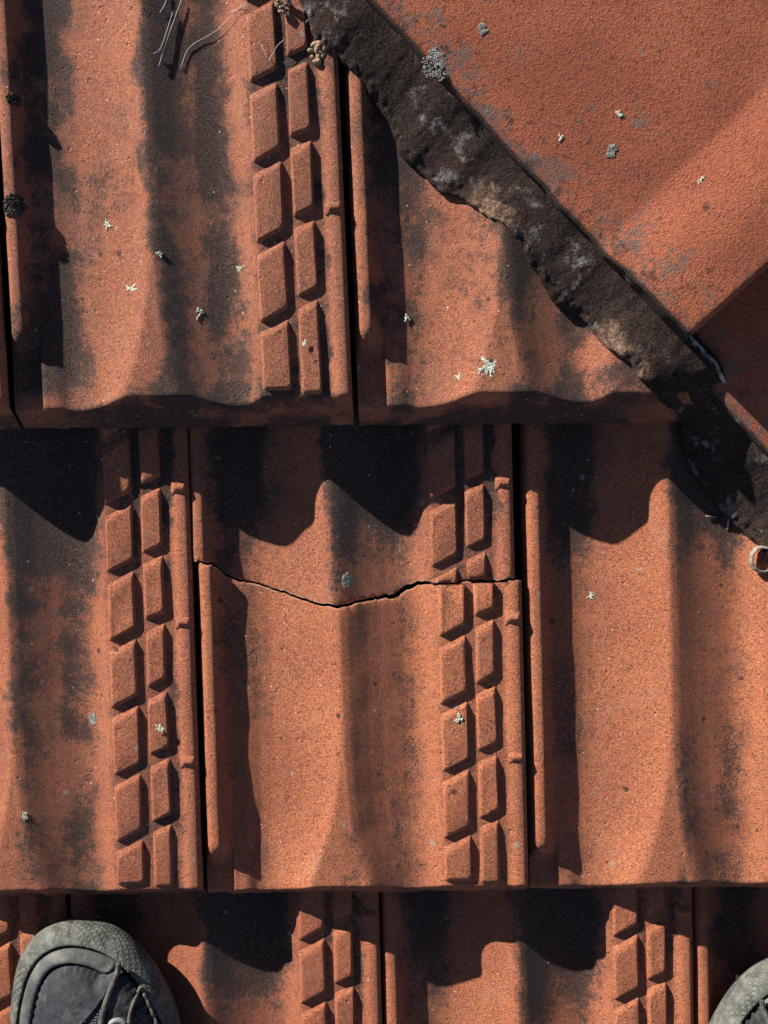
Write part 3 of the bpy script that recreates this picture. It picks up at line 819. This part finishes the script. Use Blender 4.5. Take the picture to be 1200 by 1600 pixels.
def make_shoe(name, loc, rz, mir, label):
    root = link(name, None, None, loc, rz, label=label, category='shoe')
    N = 300
    O, arc = closed_curve(OUT_L, N)
    T = np.roll(O, -1, 0) - np.roll(O, 1, 0); T /= np.linalg.norm(T, axis=1)[:, None]
    IN = np.stack([T[:, 1], -T[:, 0]], 1)
    ctr = np.array([25, -300.0])
    if np.mean(((ctr - O) * IN).sum(1)) < 0: IN = -IN
    # medial line the rings close onto
    my = np.clip(O[:, 1], -600, -118); mx = np.interp(-my, [118, 200, 300, 450, 600], [24, 36, 38, 26, 18])
    MED = np.stack([mx, my], 1)
    rub = np.interp(-O[:, 1], [0, 60, 150, 300, 700], [22, 19, 11, 10, 10])       # width of the rubber brim
    def lift(y):
        t = np.clip((-y - 150) / 300.0, 0, 1); return 120 * t * t * (3 - 2 * t)
    def dome(P_, d):
        return 58 + 46 * (1 - np.exp(-np.clip(d, 0, None) / 34.0)) + lift(P_[:, 1]) * (1 - np.exp(-np.clip(d, 0, None) / 30.0))
    def fin(V, F, mat, nm, parent, **at):
        V = np.array(V, float); V[:, 0] *= mir
        if mir < 0: F = [f[::-1] for f in F]
        me = mesh_from(nm, V, F, mat, True, at)
        return link(nm, me, parent)
    def strip(rings, mat, nm, attrs=None, cap0=False):
        V = np.concatenate([np.concatenate([p, np.full((N, 1), 0) + np.asarray(z).reshape(-1, 1)], 1) for p, z in rings])
        F = []
        for k in range(len(rings) - 1):
            for i in range(N):
                i2 = (i + 1) % N; F.append((k * N + i, k * N + i2, (k + 1) * N + i2, (k + 1) * N + i))
        if cap0: F.append(tuple(range(N - 1, -1, -1)))
        prs = [np.concatenate([p, np.zeros((N, 1)) + np.asarray(z).reshape(-1, 1)], 1) for p, z in rings]
        cum = np.cumsum([0] + [float(np.mean(np.linalg.norm(prs[k + 1] - prs[k], axis=1))) for k in range(len(rings) - 1)])
        al = np.tile(arc, len(rings)); ac = np.repeat(cum, N)
        return fin(V, F, mat, nm, root, along=al, across=ac)
    r = [(8, 0), (2, 3), (0, 10), (-1, 20), (-1, 30), (1, 40), (5, 48)]
    rings = [(O + IN * a, np.full(N, z)) for a, z in r]
    for q in (0.35, 0.6, 0.8, 0.95): rings.append((O + IN * (5 + rub * q)[:, None], np.full(N, 48 + 13 * math.sin(q * 1.5))))
    rings.append((O + IN * (6 + rub)[:, None], np.full(N, 56.0))); rings.append((O + IN * (8 + rub)[:, None], np.full(N, 45.0)))
    strip(rings, M['rubber'], 'sole_rim', cap0=True)
    # smooth band between the rubber brim and the toe cap
    b0 = 7 + rub
    # the band runs round the toe and stops at the strap on the inner side
    bw = np.where((O[:, 0] > 92) & (O[:, 1] > -330), 0.04, 1.0)
    for _ in range(3): bw = (np.roll(bw, 1) + bw + np.roll(bw, -1)) / 3
    rings = [(O + IN * (b0 + a * bw)[:, None], 44 + (z - 44) * np.clip(bw * 1.6, 0.1, 1)) for a, z in ((0, 44), (0.5, 56), (3, 63), (8, 67.5), (14, 70.5), (19, 71.5), (21.5, 70), (22.5, 64), (23, 50))]
    strip(rings, M['band'], 'toe_band')
    # the upper, one dome split into its panels
    st = O + IN * (b0 + 23 * bw)[:, None]
    K = 70
    fr = np.linspace(0, 1, K)
    PP = np.zeros((K, N, 3)); 
    for k, f in enumerate(fr):
        p = st + (MED - st) * f
        d = np.linalg.norm(p[:, None, :] - st[None, ::3, :], axis=2).min(1)
        z = dome(p, d)
        z = z + 4 * (1 - np.exp(-d / 3.0))
        # opening for the foot
        hole = np.clip((-p[:, 1] - 400) / 40.0, 0, 1) * np.clip((f - 0.5) / 0.12, 0, 1)
        z = z - hole * (z - 60) * 0.85
        PP[k, :, :2] = p; PP[k, :, 2] = z
    def diag(x, y):      # > 0 on the toe side of the slanting edge of the toe cap
        xs = [-200, -60, -15, 40, 74, 84, 90]; ys = [-235, -205, -166, -116, -70, -40, 0]
        return y - np.interp(x, xs, ys)
    cx = PP[..., 0]; cy = PP[..., 1]
    reg = np.where((diag(cx, cy) > 0) & (cx < 80), 0, 2)
    reg = np.where((reg == 2) & (cx > np.interp(-cy, [40, 110, 170, 400], [70, 60, 54, 40])) & (cy > -150) & (diag(cx, cy) <= 0) & (cx + cy * .35 < 78), 1, reg)
    for rid, (nm, mat, off) in enumerate((('toe_cap', M['toe'], 4.0), ('lace_panel', M['suede'], 2.0), ('knit_upper', M['knit'], 0.0))):
        idx = {}; V, F = [], []
        def vid(k, i):
            if (k, i) not in idx:
                idx[(k, i)] = len(V); p = PP[k, i]; V.append((p[0], p[1], p[2] + (off * min(1, k / 3.0)))) 
            return idx[(k, i)]
        for k in range(K - 1):
            for i in range(N):
                i2 = (i + 1) % N
                if reg[k, i] == rid:
                    F.append((vid(k, i), vid(k, i2), vid(k + 1, i2), vid(k + 1, i)))
        if V: fin(V, F, mat, nm, root)
    flat = PP.reshape(-1, 3)
    def surf(x, y):
        j = np.argmin((flat[:, 0] - x) ** 2 + (flat[:, 1] - y) ** 2); return flat[j, 2]
    def piping(pts, rad, mat, nm, lift_=1.5, n=30):
        path = [Vector((p.x, p.y, surf(p.x, p.y) + lift_)) for p in spline([(x, y, 0) for x, y in pts], n)]
        for _ in range(2):
            for i in range(1, len(path) - 1): path[i].z = (path[i - 1].z + path[i].z * 2 + path[i + 1].z) / 4
        V, F = tube(path, rad, mat, nm)
        return fin(V, F, mat, nm, root)
    piping([(79, -50), (76, -66), (62, -105), (54, -150), (50, -190), (40, -280)], 4.2, M['trim'], 'seam_piping', 3.5)
    piping([(74, -72), (40, -116), (-15, -166), (-55, -202)], 3.0, M['suede'], 'toe_seam', 2.0)
    piping([(112, -88), (106, -100), (99, -118), (96, -140)], 3.0, M['trim'], 'seam_piping', 2.0)
    piping([(112, -90), (126, -122), (138, -160), (144, -220)], 3.0, M['trim'], 'side_piping', 2.0)
    for (ex, ey) in ((82, -138), (88, -205), (86, -252), (-14, -205), (-16, -255)):
        z = surf(ex, ey) + 4
        ring = [Vector((ex + 12 * math.cos(a), ey + 12 * math.sin(a), z + (2 * math.sin(a)))) for a in np.linspace(0, 2 * math.pi, 25)]
        V, F = tube(ring, 4.6, None, 'eyelet', 10)
        fin(V, F, M['eyelet'], 'eyelet', root)
    for (xa, ya, xb, yb) in ((88, -205, -14, -255), (86, -252, -14, -205), (86, -252, -16, -300)):
        pts = [Vector((xa + (xb - xa) * q, ya + (yb - ya) * q, surf(xa + (xb - xa) * q, ya + (yb - ya) * q) + 9 + 8 * math.sin(math.pi * q))) for q in np.linspace(0, 1, 20)]
        V, F = tube(pts, 6.0, None, 'lace'); fin(V, F, M['lace'], 'lace', root)
    return root
SOLE_Z = -S2 + 45
q = at(115, 1440, SOLE_Z + 28)
make_shoe('shoe', (q.x, q.y, SOLE_Z), 0.0, 1, 'worn grey shoe at the lower left corner, toe cap and one eyelet showing')
q = at(1256, 1495, SOLE_Z + 28)
make_shoe('shoe', (q.x, q.y, SOLE_Z), 0.0, -1, 'tip of the other grey shoe, cut by the right edge of the picture')

# ------------------------------------------------------------------ lichens
def cap_surface(x, y):
    p = Vector((x, y, 0)) - Vector((E1.x, E1.y, 0))
    a, n = p.dot(H_DIR), p.dot(H_NRM)
    if n < 0 or a > 0: return None
    e = upper_edge(a); return e.z + 96 * (1 - abs((n - 330) / 330.0) ** 1.75) + (33 if a > -90 else 12 if a > -150 else 0)

def ground_at(px, py):
    z = 60.0
    for _ in range(8):
        q = at(px, py, z); c = cap_surface(q.x, q.y)
        z = c if c is not None else tile_surface(q.x, q.y)
    return at(px, py, z)

def blob_cluster(blobs, mat, name, seed):
    """joined low lumps: (x, y, z, rx, ry, rz, angle)"""
    V, F = [], []
    for (x, y, z, rx, ry, rz, an) in blobs:
        b = len(V); ca, sa = math.cos(an), math.sin(an)
        rings = ((1.0, -0.5), (0.95, 0.25), (0.6, 0.8))
        for f, h in rings:
            for k in range(7):
                t = 2 * math.pi * k / 7
                jx = f * rx * math.cos(t) * (1 + .25 * mnoise.noise(Vector((x + k, y, seed)))); jy = f * ry * math.sin(t)
                V.append((x + jx * ca - jy * sa, y + jx * sa + jy * ca, z + h * rz))
        V.append((x, y, z + rz))
        for r_ in range(2):
            for k in range(7):
                k2 = (k + 1) % 7
                F.append((b + r_ * 7 + k, b + r_ * 7 + k2, b + (r_ + 1) * 7 + k2, b + (r_ + 1) * 7 + k))
        for k in range(7): F.append((b + 14 + k, b + 14 + (k + 1) % 7, b + 21))
        F.append(tuple(b + k for k in range(6, -1, -1)))
    return mesh_from(name, V, F, mat)

def lichen(px, py, size, kind, label, name='lichen', group='lichens growing on the tiles'):
    r = random.Random(int(px * 7 + py))
    c = ground_at(px, py)
    blobs = []
    if kind == 'leafy':        # irregular mat of forked lobes, longer on one side
        a0 = r.uniform(0, 6.28); n = max(5, int(size * .42))
        for b in range(n):
            an = a0 + r.gauss(0, 1.5); ln = size * r.uniform(.2, .55) * (0.75 + 0.35 * math.cos(an - a0))
            m = max(2, int(ln / 2.0)); x = y = 0.0; x += r.uniform(-1, 1) * size * .1; y += r.uniform(-1, 1) * size * .1
            for k in range(m):
                an += r.uniform(-.35, .35); x += math.cos(an) * ln / m; y += math.sin(an) * ln / m
                blobs.append((x, y, .7, r.uniform(1.5, 2.4), r.uniform(.8, 1.3), r.uniform(.4, .8), an))
                if r.random() < .6:
                    q = an + r.choice((-1, 1)) * r.uniform(.6, 1.1); e = r.uniform(1.5, 3.2)
                    blobs.append((x + e * math.cos(q), y + e * math.sin(q), .8, r.uniform(1.3, 2.1), r.uniform(.7, 1.1), r.uniform(.4, .7), q))
    elif kind == 'crust':
        lob = [r.uniform(.55, 1.15) for _ in range(9)]
        for k in range(int(size * 6)):
            d = size * .5 * math.sqrt(r.random()); an = r.uniform(0, 6.283)
            d *= lob[int(an / 6.2832 * 9) % 9]
            blobs.append((d * math.cos(an) * .85, d * math.sin(an) * 1.1, .1, r.uniform(.9, 2.0), r.uniform(.8, 1.5), r.uniform(.5, 1.0), r.uniform(0, 3)))
    elif kind == 'tuft':
        for k in range(int(size * 4)):
            d = size * .5 * math.sqrt(r.random()); an = r.uniform(0, 6.283)
            blobs.append((d * math.cos(an), d * math.sin(an), 0.6 + r.uniform(0, 3) * (1 - d / size * 1.6), r.uniform(1.4, 3.2), r.uniform(.8, 1.6), r.uniform(1.5, 3), r.uniform(0, 3)))
    # follow the curved clay below
    def drop(b):
        X, Y = c.x + b[0], c.y + b[1]
        s_ = cap_surface(X, Y); s_ = tile_surface(X, Y) if s_ is None else s_
        return (b[0], b[1], b[2] + max(-8, min(8, s_ - c.z)), *b[3:])
    blobs = [drop(b) for b in blobs]
    mat = {'leafy': M['lichen_pale'], 'crust': M['lichen_grey'], 'tuft': M['lichen_black']}[kind]
    link(name, blob_cluster(blobs, mat, name, px), None, c, label=label, category='lichen', group=group)

LICHENS = [
    (766, 572, 40, 'leafy', 'large branching mint lichen on the tile cut by the mortar'),
    (716, 589, 12, 'leafy', 'small white lichen left of the large branching one'),
    (205, 454, 20, 'leafy', 'pale lichen on the lit rib of the upper left tile'),
    (170, 351, 15, 'leafy', 'small pale lichen high on the upper left tile'),
    (313, 489, 15, 'leafy', 'mint lichen in the shaded gutter of the upper left tile'),
    (376, 420, 14, 'leafy', 'pale lichen beside the moulded blocks of the upper left tile'),
    (247, 398, 10, 'leafy', 'tiny pale lichen just right of the rib, upper left tile'),
    (478, 536, 9, 'leafy', 'tiny white lichen on a moulded block of the upper left tile'),
    (633, 496, 12, 'leafy', 'round white lichen at the shadow edge of the cut tile'),
    (248, 1139, 17, 'leafy', 'white lichen on a block of the tile left of the cracked one'),
    (42, 1273, 13, 'leafy', 'pale lichen near the left edge of the picture, middle course'),
    (717, 1122, 15, 'leafy', 'white lichen on a block of the cracked tile'),
    (688, 1261, 13, 'leafy', 'pale lichen at the foot of the blocks of the cracked tile'),
    (924, 929, 9, 'leafy', 'small white lichen on the bright tile right of the crack'),
    (1134, 296, 15, 'leafy', 'pale green lichen on the lit capping tile near the right edge'),
    (1095, 281, 8, 'leafy', 'tiny white lichen left of the green one on the capping tile'),
    (875, 214, 8, 'leafy', 'tiny white lichen near the middle of the capping tile'),
    (966, 179, 9, 'leafy', 'tiny white lichen high on the capping tile'),
    (682, 98, 44, 'crust', 'large pale grey crust at the edge of the capping tile'),
    (955, 237, 17, 'crust', 'grey crust in the middle of the capping tile'),
    (755, 46, 14, 'crust', 'grey crust near the top of the capping tile'),
    (880, 430, 13, 'crust', 'grey crust low on the capping tile above the mortar'),
    (543, 907, 24, 'crust', 'grey round crust just above the crack'),
    (425, 966, 20, 'crust', 'grey round crust just below the crack'),
    (628, 1067, 15, 'crust', 'grey crust in the gutter of the cracked tile'),
    (145, 1124, 18, 'crust', 'grey crust in the gutter of the tile left of the cracked one'),
    (22, 321, 34, 'tuft', 'large black tuft of lichen on the shaded left edge'),
    (21, 156, 18, 'tuft', 'small black tuft of lichen above the large one'),
]
for a in LICHENS: lichen(*a)

# ------------------------------------------------------------------ cobweb, straw, shell, crumbs
def strand_mesh(strands, r, mat, name, origin):
    V, F = [], []
    for st in strands:
        path = [p - origin for p in st]
        v, f = tube(path, r, None, name, 5); b = len(V)
        V += v; F += [tuple(i + b for i in q) for q in f]
    return mesh_from(name, V, F, mat)
def strand(pts, sag=3, n=16):
    out = []
    for q in spline([(px, py, h) for px, py, h in pts], n):
        g_ = ground_at(q.x, q.y); out.append(Vector((g_.x, g_.y, g_.z + 0.5 + q.z * 0.2)))
    for _ in range(2):
        for i in range(1, len(out) - 1): out[i].z = max(out[i].z, (out[i - 1].z + out[i + 1].z) / 2)
    return out
web = [strand([(282, 108, 1), (297, 74, 6), (340, 48, 10), (386, 4, 14)]), strand([(248, 104, 1), (262, 60, 5), (284, 0, 9)]), strand([(240, 84, 1), (252, 74, 4), (270, 20, 6)]),
       strand([(455, 6, 10), (480, 18, 16), (520, 14, 12)]), strand([(478, 36, 6), (500, 22, 10), (516, 16, 6)]), strand([(420, 96, 2), (432, 74, 4), (444, 62, 3)]),
       strand([(408, 70, 2), (418, 92, 4)], n=6), strand([(360, 20, 4), (388, 8, 10)], n=6), strand([(512, 0, 4), (530, 10, 8), (540, 4, 5)]), strand([(250, 20, 2), (258, 6, 3), (262, -10, 3)])]
o0 = web[0][0]
link('cobweb', strand_mesh(web, 0.38, M['silk'], 'cobweb', o0), None, o0, label='broken cobweb strands across the top of the upper left tile', category='cobweb')
st = [strand([(1136, 828, 3), (1139, 808, 5), (1146, 796, 4)], n=10)]
link('straw', strand_mesh(st, 1.6, M['straw'], 'straw', st[0][0]), None, st[0][0], label='bent pale straw at the foot of the mortar, right side', category='straw')
st = [strand([(1103, 806, 3), (1118, 808, 3)], n=6)]
link('straw', strand_mesh(st, 1.0, M['straw'], 'straw', st[0][0]), None, st[0][0], label='short thin straw lying left of the bent straw', category='straw')

def curl_mesh():
    """a dry strip rolled into an open, ragged curl"""
    V, F = [], []
    n, m = 46, 9
    for k in range(n):
        t = k / (n - 1.0); a = 0.7 + t * 4.9
        R = 17 + 4 * t + 1.5 * mnoise.noise(Vector((t * 9, 1, 0)))
        hw = 8.5 * (0.55 + 0.45 * math.sin(math.pi * min(1, t * 1.15))) + 1.5 * mnoise.noise(Vector((t * 14, 5, 0)))
        for i in range(m):
            f = i / (m - 1.0) * 2 - 1
            r_ = R + 2.5 * (1 - f * f) + 0.8 * mnoise.noise(Vector((t * 20, f * 2, 3)))
            V.append((r_ * math.cos(a), r_ * math.sin(a), 9 + f * hw))
    b_ = len(V)
    for (x, y, z) in list(V):
        q = Vector((x, y, 0)).normalized() * 2.2; V.append((x - q.x, y - q.y, z))
    F = grid_faces(m, n) + grid_faces(m, n, b_, True)
    ring = [i for i in range(m)] + [j * m + m - 1 for j in range(1, n)] + [(n - 1) * m + i for i in range(m - 2, -1, -1)] + [j * m for j in range(n - 2, 0, -1)]
    for k in range(len(ring)):
        p_, q_ = ring[k], ring[(k + 1) % len(ring)]; F.append((p_, p_ + b_, q_ + b_, q_))
    return mesh_from('curled_bark', V, F, M['shell'])
c = ground_at(1189, 872)
link('curled_bark', curl_mesh(), None, (c.x, c.y, c.z), label='pale broken curl of debris under the hip at the right edge', category='debris')

def crumb(px, py, size, label, seed, h=0.0):
    c = ground_at(px, py); r = random.Random(seed); blobs = []
    for k in range(16):
        d = size * .42 * math.sqrt(r.random()); an = r.uniform(0, 6.28)
        blobs.append((d * math.cos(an), d * math.sin(an) * 1.3, r.uniform(0, size * .2), size * r.uniform(.12, .24), size * r.uniform(.1, .2), size * r.uniform(.1, .22), r.uniform(0, 3)))
    link('mortar_crumb', blob_cluster(blobs, M['crumb'], 'mortar_crumb', seed), None, (c.x, c.y, c.z + h), label=label, category='mortar crumb')
crumb(497, 84, 30, 'crumb of brown mortar stuck at the end of a block below the hip', 5)
crumb(442, 12, 24, 'crumb of mortar lodged between the blocks at the top edge', 9)

# ------------------------------------------------------------------ the roof stands in the world
for o in [o for o in scene.objects if o.parent is None and o.type in ('EMPTY', 'MESH', 'CURVE') and o is not ground]:
    o.matrix_world = P @ o.matrix_basis
